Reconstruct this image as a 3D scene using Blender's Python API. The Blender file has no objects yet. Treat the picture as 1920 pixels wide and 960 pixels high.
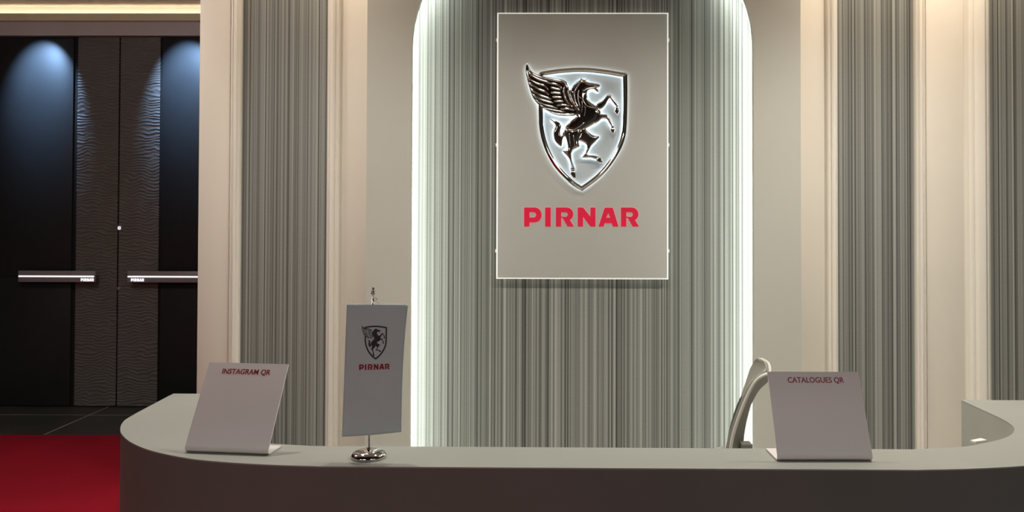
import bpy, bmesh, math, random
import numpy as np
from mathutils import Vector, Matrix, Euler, noise
from mathutils.geometry import delaunay_2d_cdt

random.seed(7)
scene = bpy.context.scene
COL = scene.collection

# ------------------------------------------------------------------ camera
FPX = 1500.0
PPX, PPY = 1015.0, 381.0
H_EYE = 1.43
YAW, PITCH, ROLL = 0.010, 0.0158, 0.0028
cam_data = bpy.data.cameras.new('camera')
cam_data.sensor_width = 36.0
cam_data.lens = FPX / 1920 * 36.0
cam_data.shift_x = (960 - PPX) / 1920
cam_data.shift_y = (PPY - 480) / 1920
cam_data.clip_start = 0.05
cam = bpy.data.objects.new('camera', cam_data)
COL.objects.link(cam)
CAM_ROT = (Matrix.Rotation(YAW, 3, 'Z') @ Matrix.Rotation(PITCH, 3, 'X')
           @ Matrix.Rotation(math.pi / 2, 3, 'X') @ Matrix.Rotation(ROLL, 3, 'Z'))
cam.matrix_world = Matrix.Translation((0, 0, H_EYE)) @ CAM_ROT.to_4x4()
scene.camera = cam
EYE = Vector((0, 0, H_EYE))

# ------------------------------------------------------------------ world, exposure, big lights
world = bpy.data.worlds.new('world')
scene.world = world
world.use_nodes = True
world.node_tree.nodes['Background'].inputs[0].default_value = (0.9, 0.85, 0.8, 1)
world.node_tree.nodes['Background'].inputs[1].default_value = 0.1
scene.view_settings.view_transform = 'Standard'
scene.view_settings.look = 'None'
scene.view_settings.gamma = 1.0
scene.view_settings.exposure = 0.0

E_WASH = 4.2       # warm wall-washing spotlights (W)
E_DESK = 100.0       # neutral downlights over the desk (W)
E_DOOR = 195.0       # blue spots on the doors (W)
E_LED = 46.0        # alcove edge light
E_COVE = 11.0
E_DOME_FILL = 26.0      # added fill dome over the passage
E_HALL_FILL = 11.5        # added fill panels behind the camera

# ------------------------------------------------------------------ helpers
def ray(px, py):
    return CAM_ROT @ Vector(((px - PPX) / FPX, -(py - PPY) / FPX, -1.0))
def atY(px, py, y):
    r = ray(px, py); return EYE + r * (y / r.y)
def atZ(px, py, z):
    r = ray(px, py); return EYE + r * ((z - H_EYE) / r.z)
def at_plane(px, py, p0, n):
    r = ray(px, py); return EYE + r * ((p0 - EYE).dot(n) / r.dot(n))

def link(name, me, mat=None, parent=None, smooth=False):
    o = bpy.data.objects.new(name, me)
    COL.objects.link(o)
    if mat is not None:
        me.materials.append(mat)
    if parent is not None:
        o.parent = parent
        o.matrix_parent_inverse = parent_matrix(parent).inverted()
    if smooth:
        for p in me.polygons: p.use_smooth = True
    return o
def parent_matrix(o):
    m = o.matrix_basis.copy()
    if o.parent is not None:
        m = parent_matrix(o.parent) @ o.matrix_parent_inverse @ m
    return m
def obj(name, bm, mat=None, parent=None, smooth=False, angle=None):
    me = bpy.data.meshes.new(name)
    bmesh.ops.recalc_face_normals(bm, faces=bm.faces[:])
    bm.to_mesh(me); bm.free()
    o = link(name, me, mat, parent, smooth or angle is not None)
    if angle is not None:
        me.set_sharp_from_angle(angle=angle)
    return o
def empty(name, loc):
    o = bpy.data.objects.new(name, None)
    o.empty_display_size = 0.1
    o.location = loc
    COL.objects.link(o)
    return o
def tag(o, label=None, cat=None, group=None, kind=None):
    if label: o['label'] = label
    if cat: o['category'] = cat
    if group: o['group'] = group
    if kind: o['kind'] = kind
    return o
def struct(o, label):
    o['kind'] = 'structure'; o['label'] = label
    return o
def box(bm, x0, x1, y0, y1, z0, z1, bevel=0.0, seg=2):
    vs = [bm.verts.new((x, y, z)) for x in (x0, x1) for y in (y0, y1) for z in (z0, z1)]
    q = [(0, 1, 3, 2), (4, 6, 7, 5), (0, 4, 5, 1), (2, 3, 7, 6), (0, 2, 6, 4), (1, 5, 7, 3)]
    fs = [bm.faces.new([vs[i] for i in f]) for f in q]
    if bevel > 0:
        es = list({e for f in fs for e in f.edges})
        bmesh.ops.bevel(bm, geom=es, offset=bevel, segments=seg, profile=0.5, affect='EDGES')
def box_obj(name, ext, mat, parent=None, bevel=0.0):
    bm = bmesh.new(); box(bm, *ext, bevel=bevel)
    return obj(name, bm, mat, parent, angle=math.radians(40) if bevel else None)
def tube(bm, pts, r, seg=10, cap=True):
    pts = [Vector(p) for p in pts]
    rs = r if isinstance(r, (list, tuple)) else [r] * len(pts)
    rings = []; ref = None
    for i, p in enumerate(pts):
        t = (pts[min(i + 1, len(pts) - 1)] - pts[max(i - 1, 0)]).normalized()
        if ref is None:
            ref = Vector((1, 0, 0)) if abs(t.x) < 0.9 else Vector((0, 1, 0))
        a = (ref - t * ref.dot(t)).normalized(); b = t.cross(a); ref = a
        rings.append([bm.verts.new(p + (a * math.cos(2 * math.pi * k / seg) + b * math.sin(2 * math.pi * k / seg)) * rs[i]) for k in range(seg)])
    for i in range(len(rings) - 1):
        for k in range(seg):
            bm.faces.new((rings[i][k], rings[i][(k + 1) % seg], rings[i + 1][(k + 1) % seg], rings[i + 1][k]))
    if cap:
        bm.faces.new(rings[0]); bm.faces.new(rings[-1])
def lathe(bm, c, prof, seg=32):
    rings = []
    for r, z in prof:
        if r < 1e-6:
            rings.append([bm.verts.new((c[0], c[1], c[2] + z))])
        else:
            rings.append([bm.verts.new((c[0] + r * math.cos(2 * math.pi * k / seg), c[1] + r * math.sin(2 * math.pi * k / seg), c[2] + z)) for k in range(seg)])
    for a, b in zip(rings, rings[1:]):
        for k in range(seg):
            k2 = (k + 1) % seg
            if len(a) == 1: bm.faces.new((a[0], b[k], b[k2]))
            elif len(b) == 1: bm.faces.new((a[k], b[0], a[k2]))
            else: bm.faces.new((a[k], b[k], b[k2], a[k2]))
    for e in (rings[0], rings[-1]):
        if len(e) > 1: bm.faces.new(e)
def extrude_x_profile(bm, prof, z0, z1):
    """closed (x, y) profile swept vertically"""
    a = [bm.verts.new((x, y, z0)) for x, y in prof]
    b = [bm.verts.new((x, y, z1)) for x, y in prof]
    n = len(prof)
    for i in range(n):
        bm.faces.new((a[i], a[(i + 1) % n], b[(i + 1) % n], b[i]))
    bm.faces.new(a); bm.faces.new(b)

# ---- 2D outlines (in pixels of a drawing) -> filled / inflated relief
def smooth_loop(pts, n=4, closed=True):
    """Catmull-Rom through the points"""
    P = [np.array(p, float) for p in pts]; out = []
    m = len(P); rng = range(m) if closed else range(m - 1)
    for i in rng:
        p0 = P[(i - 1) % m] if closed or i > 0 else P[0]
        p1, p2 = P[i], P[(i + 1) % m]
        p3 = P[(i + 2) % m] if closed or i + 2 < m else P[-1]
        for k in range(n):
            t = k / n
            out.append(0.5 * ((2 * p1) + (-p0 + p2) * t + (2 * p0 - 5 * p1 + 4 * p2 - p3) * t * t + (-p0 + 3 * p1 - 3 * p2 + p3) * t ** 3))
    if not closed: out.append(P[-1])
    return [tuple(p) for p in out]
def densify(loop, step):
    out = []
    for i, p in enumerate(loop):
        q = loop[(i + 1) % len(loop)]
        d = math.dist(p, q); n = max(1, int(math.ceil(d / step)))
        for k in range(n):
            out.append((p[0] + (q[0] - p[0]) * k / n, p[1] + (q[1] - p[1]) * k / n))
    return out
def inside(loops, X, Y):
    r = np.zeros(len(X), bool)
    for L in loops:
        for i in range(len(L)):
            x1, y1 = L[i]; x2, y2 = L[(i + 1) % len(L)]
            if y1 == y2: continue
            c = (y1 > Y) != (y2 > Y)
            r ^= c & (X < (x2 - x1) * (Y - y1) / (y2 - y1) + x1)
    return r
def dist_b(loops, X, Y):
    d = np.full(len(X), 1e9)
    for L in loops:
        for i in range(len(L)):
            ax, ay = L[i]; bx, by = L[(i + 1) % len(L)]
            ex, ey = bx - ax, by - ay; l2 = ex * ex + ey * ey + 1e-12
            t = np.clip(((X - ax) * ex + (Y - ay) * ey) / l2, 0, 1)
            d = np.minimum(d, np.hypot(X - ax - t * ex, Y - ay - t * ey))
    return d
def fill(loops, step, grid=True):
    """returns points, triangles, boundary edge list, distance to the outline"""
    loops = [densify(L, step) for L in loops]
    pts = []; edges = []
    for L in loops:
        b = len(pts); pts += L
        edges += [(b + i, b + (i + 1) % len(L)) for i in range(len(L))]
    if grid:
        xs = [p[0] for p in pts]; ys = [p[1] for p in pts]
        gx, gy = np.meshgrid(np.arange(min(xs), max(xs), step), np.arange(min(ys), max(ys), step))
        gx[1::2] += step / 2
        gx = gx.ravel(); gy = gy.ravel()
        ok = inside(loops, gx, gy)
        gx, gy = gx[ok], gy[ok]
        ok = dist_b(loops, gx, gy) > step * 0.5
        pts = pts + list(zip(gx[ok].tolist(), gy[ok].tolist()))
    v, e, f, ov, oe, of = delaunay_2d_cdt([Vector(p) for p in pts], edges, [], 0, 1e-5)
    V = np.array([(p.x, p.y) for p in v])
    T = np.array([t for t in f if len(t) == 3])
    cen = V[T].mean(axis=1)
    T = T[inside(loops, cen[:, 0], cen[:, 1])]
    d = dist_b(loops, V[:, 0], V[:, 1])
    return V, T, d
def relief(bm, loops, step, place, wall, hgt, width):
    """inflated relief: place(u, v, h) -> world; side walls from h=0 to wall, pillow above"""
    V, T, d = fill(loops, step)
    t = np.clip(d / width, 0, 1)
    h = wall + hgt * np.sqrt(1 - (1 - t) ** 2)
    vs = [bm.verts.new(place(u, v, hh)) for (u, v), hh in zip(V.tolist(), h.tolist())]
    cnt = {}
    for a, b, c in T.tolist():
        bm.faces.new((vs[a], vs[b], vs[c]))
        for e in ((a, b), (b, c), (c, a)):
            k = (min(e), max(e)); cnt[k] = cnt.get(k, 0) + 1
    base = {}
    for (a, b), n in cnt.items():
        if n == 1:
            for i in (a, b):
                if i not in base: base[i] = bm.verts.new(place(V[i][0], V[i][1], 0.0))
            bm.faces.new((vs[a], vs[b], base[b], base[a]))
def flat(bm, loops, step, place, thick=None, grid=True):
    """flat shape; with thick it gets side walls down to h=0"""
    V, T, d = fill(loops, step, grid)
    top = thick or 0.0
    vs = [bm.verts.new(place(u, v, top)) for u, v in V.tolist()]
    cnt = {}
    for a, b, c in T.tolist():
        bm.faces.new((vs[a], vs[b], vs[c]))
        for e in ((a, b), (b, c), (c, a)):
            k = (min(e), max(e)); cnt[k] = cnt.get(k, 0) + 1
    if thick:
        base = {}
        for (a, b), n in cnt.items():
            if n == 1:
                for i in (a, b):
                    if i not in base: base[i] = bm.verts.new(place(V[i][0], V[i][1], 0.0))
                bm.faces.new((vs[a], vs[b], base[b], base[a]))
def offset_loop(L, d):
    """inward mitre offset of a closed loop (orientation independent)"""
    n = len(L); area = sum(L[i][0] * L[(i + 1) % n][1] - L[(i + 1) % n][0] * L[i][1] for i in range(n))
    s = 1 if area > 0 else -1; out = []
    for i in range(n):
        p0, p1, p2 = (np.array(L[(i + k) % n], float) for k in (-1, 0, 1))
        e1 = (p1 - p0) / (np.linalg.norm(p1 - p0) + 1e-9); e2 = (p2 - p1) / (np.linalg.norm(p2 - p1) + 1e-9)
        n1 = np.array((-e1[1], e1[0])) * s; n2 = np.array((-e2[1], e2[0])) * s
        b = n1 + n2; b = b / (np.linalg.norm(b) + 1e-9)
        out.append(tuple(p1 + b * d / max(0.35, b.dot(n1))))
    return out
def strip(center, w0, w1=None, tip0=0.25, n=5):
    """tapered strip polygon around a centreline"""
    c = smooth_loop(center, n, closed=False); c = [np.array(p) for p in c]; m = len(c)
    a, b = [], []
    for i, p in enumerate(c):
        t = c[min(i + 1, m - 1)] - c[max(i - 1, 0)]; t = t / (np.linalg.norm(t) + 1e-9)
        f = i / (m - 1)
        w = (w0 + ((w1 if w1 is not None else w0) - w0) * f) * min(1.0, tip0 + f * 4, 0.3 + (1 - f) * 6) / 2
        nn = np.array((-t[1], t[0]))
        a.append(tuple(p + nn * w)); b.append(tuple(p - nn * w))
    return a + b[::-1]

# ------------------------------------------------------------------ materials
def nodes_of(name):
    m = bpy.data.materials.new(name); m.use_nodes = True
    nt = m.node_tree
    return m, nt, nt.nodes['Principled BSDF']
def mat(name, col, rough=0.5, metal=0.0, var=0.04, vscale=8.0, bump=0.0, bscale=200.0, emit=None, estr=0.0, spec=0.5, coat=0.0):
    m, nt, b = nodes_of(name)
    b.inputs['Roughness'].default_value = rough
    b.inputs['Metallic'].default_value = metal
    b.inputs['Specular IOR Level'].default_value = spec
    b.inputs['Coat Weight'].default_value = coat
    tc = nt.nodes.new('ShaderNodeTexCoord')
    nz = nt.nodes.new('ShaderNodeTexNoise'); nz.inputs['Scale'].default_value = vscale; nz.inputs['Detail'].default_value = 4
    nt.links.new(tc.outputs['Object'], nz.inputs['Vector'])
    rp = nt.nodes.new('ShaderNodeValToRGB')
    rp.color_ramp.elements[0].position = 0.3; rp.color_ramp.elements[1].position = 0.7
    rp.color_ramp.elements[0].color = tuple(c * (1 - var) for c in col) + (1,)
    rp.color_ramp.elements[1].color = tuple(min(1, c * (1 + var)) for c in col) + (1,)
    nt.links.new(nz.outputs['Fac'], rp.inputs['Fac'])
    nt.links.new(rp.outputs['Color'], b.inputs['Base Color'])
    if bump > 0:
        n2 = nt.nodes.new('ShaderNodeTexNoise'); n2.inputs['Scale'].default_value = bscale
        nt.links.new(tc.outputs['Object'], n2.inputs['Vector'])
        bp = nt.nodes.new('ShaderNodeBump'); bp.inputs['Strength'].default_value = bump; bp.inputs['Distance'].default_value = 0.002
        nt.links.new(n2.outputs['Fac'], bp.inputs['Height'])
        nt.links.new(bp.outputs['Normal'], b.inputs['Normal'])
    if emit:
        b.inputs['Emission Color'].default_value = tuple(emit) + (1,)
        b.inputs['Emission Strength'].default_value = estr
    return m
def wallpaper(name):
    m, nt, b = nodes_of(name)
    N, L = nt.nodes, nt.links
    tc = N.new('ShaderNodeTexCoord'); sp = N.new('ShaderNodeSeparateXYZ'); L.new(tc.outputs['Object'], sp.inputs[0])
    def n1(scale, detail, off):
        mu = N.new('ShaderNodeMath'); mu.operation = 'ADD'; mu.inputs[1].default_value = off
        L.new(sp.outputs['X'], mu.inputs[0])
        z = N.new('ShaderNodeTexNoise'); z.noise_dimensions = '1D'
        z.inputs['Scale'].default_value = scale; z.inputs['Detail'].default_value = detail; z.inputs['Roughness'].default_value = 0.7
        L.new(mu.outputs[0], z.inputs['W']); return z.outputs['Fac']
    def ramp(src, stops):
        r = N.new('ShaderNodeValToRGB'); e = r.color_ramp.elements
        e[0].position, e[0].color = stops[0][0], tuple(stops[0][1]) + (1,)
        e[1].position, e[1].color = stops[-1][0], tuple(stops[-1][1]) + (1,)
        for p, c in stops[1:-1]:
            q = e.new(p); q.color = tuple(c) + (1,)
        L.new(src, r.inputs['Fac']); return r.outputs['Color']
    def mul(a, c, f=1.0):
        x = N.new('ShaderNodeMix'); x.data_type = 'RGBA'; x.blend_type = 'MULTIPLY'; x.inputs['Factor'].default_value = f
        L.new(a, x.inputs['A']); L.new(c, x.inputs['B']); return x.outputs['Result']
    def wn(width, off):
        mu = N.new('ShaderNodeMath'); mu.operation = 'MULTIPLY_ADD'; mu.inputs[1].default_value = 1 / width; mu.inputs[2].default_value = off
        L.new(sp.outputs['X'], mu.inputs[0])
        fl_ = N.new('ShaderNodeMath'); fl_.operation = 'FLOOR'; L.new(mu.outputs[0], fl_.inputs[0])
        z = N.new('ShaderNodeTexWhiteNoise'); z.noise_dimensions = '1D'; L.new(fl_.outputs[0], z.inputs['W']); return z.outputs['Value']
    broad = ramp(n1(42, 2, 0.0), [(0.30, (0.195, 0.200, 0.183)), (0.45, (0.285, 0.292, 0.270)), (0.58, (0.355, 0.362, 0.335)), (0.75, (0.465, 0.472, 0.437))])
    fine = mul(ramp(wn(0.0053, 0.3), [(0.0, (0.50,) * 3), (0.25, (0.80,) * 3), (0.8, (1.0,) * 3), (0.93, (1.12,) * 3)]), ramp(wn(0.0091, 11.7), [(0.0, (0.72,) * 3), (0.4, (0.95,) * 3), (1.0, (1.1,) * 3)]))
    dark = ramp(wn(0.0061, 5.1), [(0.0, (0.26, 0.26, 0.25)), (0.09, (0.35, 0.35, 0.34)), (0.11, (1, 1, 1)), (1.0, (1, 1, 1))])
    # woven dots
    mp = N.new('ShaderNodeMapping'); mp.inputs['Scale'].default_value = (420, 1, 130)
    L.new(tc.outputs['Object'], mp.inputs['Vector'])
    wv = N.new('ShaderNodeTexNoise'); wv.inputs['Scale'].default_value = 1.0; wv.inputs['Detail'].default_value = 2
    L.new(mp.outputs['Vector'], wv.inputs['Vector'])
    weave = ramp(wv.outputs['Fac'], [(0.3, (0.80,) * 3), (0.7, (1.0,) * 3)])
    c = mul(mul(mul(broad, fine), dark, 0.9), weave)
    L.new(c, b.inputs['Base Color'])
    b.inputs['Roughness'].default_value = 0.6
    bp = N.new('ShaderNodeBump'); bp.inputs['Strength'].default_value = 0.25; bp.inputs['Distance'].default_value = 0.001
    L.new(wv.outputs['Fac'], bp.inputs['Height']); L.new(bp.outputs['Normal'], b.inputs['Normal'])
    return m

M = {}
M['cream'] = mat('cream_paint', (0.80, 0.74, 0.65), 0.55, var=0.015, vscale=3)
M['moulding'] = mat('moulding_paint', (0.85, 0.80, 0.72), 0.45, var=0.015, vscale=3)
M['board'] = mat('alcove_board_paint', (0.54, 0.53, 0.475), 0.6, var=0.015, vscale=3)
M['paper'] = wallpaper('striped_wallpaper')
M['ceiling'] = mat('ceiling_paint', (0.55, 0.48, 0.40), 0.7, var=0.03)
M['hall_ceiling'] = mat('dark_ceiling_paint', (0.05, 0.046, 0.043), 0.8)
M['lintel'] = mat('lintel_paint', (0.58, 0.52, 0.51), 0.6, var=0.03)
M['lip'] = mat('tan_lip_paint', (0.75, 0.66, 0.45), 0.6, var=0.03)
M['hall_wall'] = mat('hall_wall_paint', (0.12, 0.11, 0.10), 0.7)
M['grout'] = mat('grout', (0.55, 0.50, 0.45), 0.9)
M['tile'] = mat('dark_floor_tile', (0.065, 0.062, 0.055), 0.35, var=0.25, vscale=2.5)
M['carpet'] = mat('red_carpet', (0.35, 0.010, 0.024), 0.95, var=0.10, vscale=2.0, bump=0.6, bscale=350, spec=0.1)
M['platform'] = mat('pale_floor_board', (0.68, 0.67, 0.61), 0.5)
M['desk'] = mat('desk_laminate', (0.30, 0.305, 0.275), 0.5, var=0.03, vscale=6, bump=0.03, bscale=300)
M['desk_lit'] = mat('lit_desk_laminate', (0.42, 0.405, 0.355), 0.5)  # lighter copy of the laminate, light on the inner faces in its colour
M['desk_shade'] = mat('shaded_desk_laminate', (0.14, 0.14, 0.131), 0.5, var=0.03, vscale=6)  # darker copy of the laminate, shade of the front put into the colour
M['acrylic'] = mat('white_acrylic', (0.74, 0.69, 0.69), 0.32, var=0.01)
M['print_red'] = mat('dark_red_print', (0.30, 0.015, 0.035), 0.4, var=0.03)
M['flag'] = mat('grey_flag_satin', (0.55, 0.70, 0.735), 0.6, var=0.02, vscale=20, bump=0.05, bscale=900)
M['flag_hem'] = mat('white_cord', (0.72, 0.70, 0.64), 0.7)
M['print_dark'] = mat('charcoal_print', (0.035, 0.035, 0.04), 0.6)
M['chrome'] = mat('chrome', (0.62, 0.60, 0.58), 0.06, 1.0, var=0.02)
M['chrome_dark'] = mat('smoked_chrome', (0.48, 0.455, 0.435), 0.07, 1.0, var=0.02)
M['sign'] = mat('sign_face_white', (0.49, 0.485, 0.455), 0.5, var=0.01)
M['sign_edge'] = mat('sign_edge_acrylic', (0.8, 0.8, 0.76), 0.3, emit=(1, 0.98, 0.90), estr=0.55)
M['shield_field'] = mat('shield_field_acrylic', (0.48, 0.53, 0.55), 0.45, var=0.01, emit=(0.75, 0.92, 1.0), estr=0.01)
M['halo'] = mat('halo_led', (0.8, 0.8, 0.8), 0.5, emit=(0.82, 0.93, 1.0), estr=6.0)
M['letter'] = mat('red_lit_acrylic', (0.50, 0.01, 0.04), 0.35, emit=(1.0, 0.015, 0.075), estr=0.24)
M['letter_edge'] = mat('pink_lit_edge', (0.8, 0.4, 0.4), 0.35, emit=(1.0, 0.35, 0.36), estr=0.2)
M['led'] = mat('alcove_led', (0.9, 0.9, 0.9), 0.5, emit=(0.92, 1.0, 0.93), estr=E_LED)
M['cove'] = mat('cove_led', (0.9, 0.9, 0.9), 0.5, emit=(1.0, 0.90, 0.76), estr=E_COVE)
M['door'] = mat('black_door_glass', (0.022, 0.023, 0.024), 0.42, var=0.05, spec=0.4)
M['door_wave'] = mat('dark_wave_panel', (0.15, 0.139, 0.128), 0.42, var=0.06)
M['door_gap'] = mat('door_shadow_gap', (0.004, 0.004, 0.004), 0.8)
M['handle'] = mat('handle_steel', (0.34, 0.32, 0.33), 0.35, 0.2)
M['handle_led'] = mat('handle_led', (0.9, 0.9, 0.9), 0.5, emit=(0.93, 0.92, 1.0), estr=1.3)
M['chair'] = mat('taupe_plastic', (0.33, 0.31, 0.27), 0.45, var=0.02)
M['chair_rim_lit'] = mat('lit_rim_plastic', (0.62, 0.60, 0.54), 0.4, var=0.02)  # pale tone paints the light from above on the shell edges
M['chair_shade'] = mat('shaded_back_plastic', (0.22, 0.215, 0.185), 0.5, var=0.02)  # darker tone paints the shade on the outer back of the shell
M['gap'] = mat('gap_shade', (0.06, 0.057, 0.05), 0.7)  # colour stands in for the shade between the chair shells
M['lamp_white'] = mat('lamp_trim_white', (0.8, 0.8, 0.78), 0.4)
M['lamp_warm'] = mat('lamp_warm', (0.9, 0.9, 0.9), 0.5, emit=(1.0, 0.83, 0.62), estr=12.0)
M['lamp_neutral'] = mat('lamp_neutral', (0.9, 0.9, 0.9), 0.5, emit=(1.0, 0.95, 0.84), estr=10.0)
M['hall_fill'] = mat('hall_fill', (0.9, 0.9, 0.9), 0.5, emit=(1.0, 0.95, 0.88), estr=E_HALL_FILL)
M['lamp_blue'] = mat('lamp_blue', (0.9, 0.9, 0.9), 0.5, emit=(0.5, 0.7, 1.0), estr=8.0)
M['white'] = mat('plain_white', (0.85, 0.85, 0.8), 0.5)

# ------------------------------------------------------------------ key planes (metres)
Y_WALL = 4.00      # face of the cream flats
Y_PAPER = 4.012    # wallpaper inside the mouldings
Y_BOARD = 3.82     # front of the alcove board
Y_SIGN = 3.975      # face of the sign
Y_DOOR = 5.94
Z_CEIL = 2.98
Z_TOP = 0.88       # desk top
XL, XR, YB = -5.0, 4.2, -3.6   # hall limits

def X_at(px, y, py=480): return atY(px, py, y).x

# ------------------------------------------------------------------ setting
floor = struct(box_obj('floor', (XL, XR, YB, 6.2, -0.12, -0.0012), M['grout']), 'dark tiled floor with pale joints')
tile_x0 = 0.5 * (atZ(78.2, 815.2, 0).x + atZ(195.4, 767.3, 0).x)
tile_y0 = atZ(150, 778, 0).y
TS = 1.2
tile_me = None
nx0 = int(math.floor((XL - tile_x0) / TS)) + 1
for i in range(nx0, nx0 + 7):
    for j in range(-8, 0):
        x, y = tile_x0 + i * TS, tile_y0 + j * TS
        if x + TS > XR or y < YB: continue
        if tile_me is None:
            bm = bmesh.new(); box(bm, 0.005, TS - 0.005, 0.005, TS - 0.005, -0.008, 0.0)
            o = obj('tile', bm, M['tile'], floor); tile_me = o.data
        else:
            o = link('tile', tile_me, None, floor)
        o.location = (x, y, 0)
# narrow row against the doors
for i in range(nx0, nx0 + 3):
    x = tile_x0 + i * TS
    bm = bmesh.new(); box(bm, x + 0.005, x + TS - 0.005, tile_y0 + 0.005, Y_DOOR + 0.05, -0.008, 0.0)
    obj('tile', bm, M['tile'], floor)

struct(box_obj('ceiling', (XL, XR, 1.9, 6.2, Z_CEIL, Z_CEIL + 0.1), M['ceiling']), 'beige ceiling over the reception desk and doors')
struct(box_obj('ceiling', (XL, XR, YB, 1.899, Z_CEIL, Z_CEIL + 0.1), M['hall_ceiling']), 'dark ceiling of the open hall in front of the desk')
struct(box_obj('wall_left', (XL - 0.1, XL, YB, 6.2, 0, Z_CEIL), M['hall_wall']), 'dark side wall of the hall on the left')
struct(box_obj('wall_right', (XR, XR + 0.1, YB, 6.2, 0, Z_CEIL), M['hall_wall']), 'dark side wall of the hall on the right')
struct(box_obj('wall_rear', (XL, XR, YB - 0.1, YB, 0, Z_CEIL), M['hall_wall']), 'dark wall of the hall behind the camera')

# --- panelled back wall: cream flats, mouldings, wallpaper strips
xs_end = X_at(371, Y_WALL)
x_board_l, x_board_r = X_at(686, Y_BOARD), X_at(1502, Y_BOARD)
a_l, a_r = X_at(770, Y_BOARD), X_at(1413.5, Y_BOARD)      # alcove opening
pl0, pl1 = X_at(450, Y_WALL), X_at(612, Y_WALL)            # left wallpaper strip
pr0, pr1 = X_at(1571, Y_WALL), X_at(1716, Y_WALL)          # right wallpaper strip
pf0 = X_at(1857, Y_WALL)                                   # far right wallpaper
wall_back = struct(box_obj('wall_back', (xs_end, XR, Y_PAPER + 0.004, Y_PAPER + 0.22, 0, Z_CEIL), M['cream']), 'cream panelled partition wall behind the reception desk')
def flat_panel(x0, x1):
    return box_obj('flat_panel', (x0, x1, Y_WALL, Y_PAPER + 0.004, 0, Z_CEIL), M['cream'], wall_back, bevel=0.0015)
w_ml = X_at(450, Y_WALL) - X_at(428, Y_WALL)
flat_panel(xs_end, X_at(428, Y_WALL))
flat_panel(X_at(641, Y_WALL), X_at(740, Y_WALL))
flat_panel(X_at(1440, Y_WALL), X_at(1546, Y_WALL))
flat_panel(X_at(1738, Y_WALL), X_at(1808, Y_WALL))
def paper(x0, x1):
    return box_obj('wallpaper_strip', (x0, x1, Y_PAPER, Y_PAPER + 0.004, 0, Z_CEIL), M['paper'], wall_back)
paper(pl0 - 0.01, pl1 + 0.01); paper(pr0 - 0.01, pr1 + 0.01); paper(pf0 - 0.01, XR)
paper(a_l - 0.10, a_r + 0.10)
def moulding(n, x_out, x_in, label):
    """stepped picture-frame moulding; x_out = side towards the cream flat"""
    w = x_in - x_out
    p = [(0.00, 0.0), (0.01, 0.010), (0.07, 0.012), (0.12, 0.004), (0.16, -0.010), (0.24, -0.017), (0.32, -0.018),
         (0.36, -0.013), (0.40, -0.013), (0.46, -0.024), (0.58, -0.028), (0.72, -0.027), (0.80, -0.020), (0.84, -0.014),
         (0.88, -0.014), (0.94, -0.010), (1.0, -0.002), (1.0, 0.016), (0.0, 0.016)]
    bm = bmesh.new()
    extrude_x_profile(bm, [(x_out + w * u, Y_WALL + d) for u, d in p], 0, Z_CEIL)
    return struct(obj('trim_%d' % n, bm, M['moulding'], angle=math.radians(25)), label)
moulding(1, X_at(428, Y_WALL), pl0, 'cream vertical moulding left of the left wallpaper strip')
moulding(2, X_at(641, Y_WALL), pl1, 'cream vertical moulding right of the left wallpaper strip')
moulding(3, X_at(1546, Y_WALL), pr0, 'cream vertical moulding left of the right wallpaper strip')
moulding(4, X_at(1738, Y_WALL), pr1, 'cream vertical moulding right of the right wallpaper strip')
moulding(5, X_at(1808, Y_WALL), pf0, 'wide cream moulding left of the far right wallpaper')

# --- alcove board with an arched opening, standing in front of the wall
R_ARC = 0.66
z_arch = min(Z_CEIL - 0.05, atY(772, 90, Y_BOARD).z + R_ARC)
def arch_loop(x0, x1, z1, r, n=18):
    pts = [(x0, 0.0)]
    pts += [(x0 + r - r * math.cos(math.pi / 2 * k / n), z1 - r + r * math.sin(math.pi / 2 * k / n)) for k in range(n + 1)]
    pts += [(x1 - r + r * math.sin(math.pi / 2 * k / n), z1 - r + r * math.cos(math.pi / 2 * k / n)) for k in range(n + 1)]
    pts += [(x1, 0.0)]
    return pts
arch = arch_loop(a_l, a_r, z_arch, R_ARC)
bm = bmesh.new()
outer = [(x_board_l, 0.0), (x_board_l, Z_CEIL), (x_board_r, Z_CEIL), (x_board_r, 0.0)]
loop2d = outer + arch[::-1]
BT = 0.03
flat(bm, [loop2d], 0.6, lambda u, v, h: (u, Y_BOARD + BT - h, v), thick=BT, grid=False)
board = struct(obj('wall_alcove', bm, M['board'], angle=math.radians(30)), 'grey-white board with an arched lit opening behind the sign')
for s, xx in (('l', x_board_l), ('r', x_board_r)):     # returns closing the board to the wall
    x0 = xx if s == 'l' else xx - 0.03
    box_obj('side_return', (x0, x0 + 0.03, Y_BOARD + BT, Y_WALL, 0, Z_CEIL), M['board'], board)
# LED strips along the back of the arched edge, one per side
def arch_ribbon(name, off, y, w, m, parent, side, deg=38):
    def run(o):
        n = 10; r = R_ARC + o; z1 = z_arch + o
        x0 = (a_l - o) if side < 0 else (a_r + o)
        return [(x0, 0.02)] + [(x0 - side * (r - r * math.cos(math.radians(deg * k / n))), z1 - r + r * math.sin(math.radians(deg * k / n))) for k in range(n + 1)]
    lp, li = run(off), run(off - w)
    bm = bmesh.new()
    A0, A1, B0, B1 = [[bm.verts.new((x, yy, z)) for x, z in L] for L in (lp, li) for yy in (y, y + 0.008)]
    for i in range(len(lp) - 1):
        for a, b in ((A0, A1), (A1, B1), (B1, B0), (B0, A0)):
            bm.faces.new((a[i], a[i + 1], b[i + 1], b[i]))
    for i in (0, -1): bm.faces.new((A0[i], A1[i], B1[i], B0[i]))
    o = obj(name, bm, m, parent); o['label'] = 'glowing white light strip behind the arched edge'
    return o
for sd in (-1, 1): arch_ribbon('led_strip', 0.040, Y_BOARD + 0.122, 0.012, M['led'], board, sd)

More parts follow.
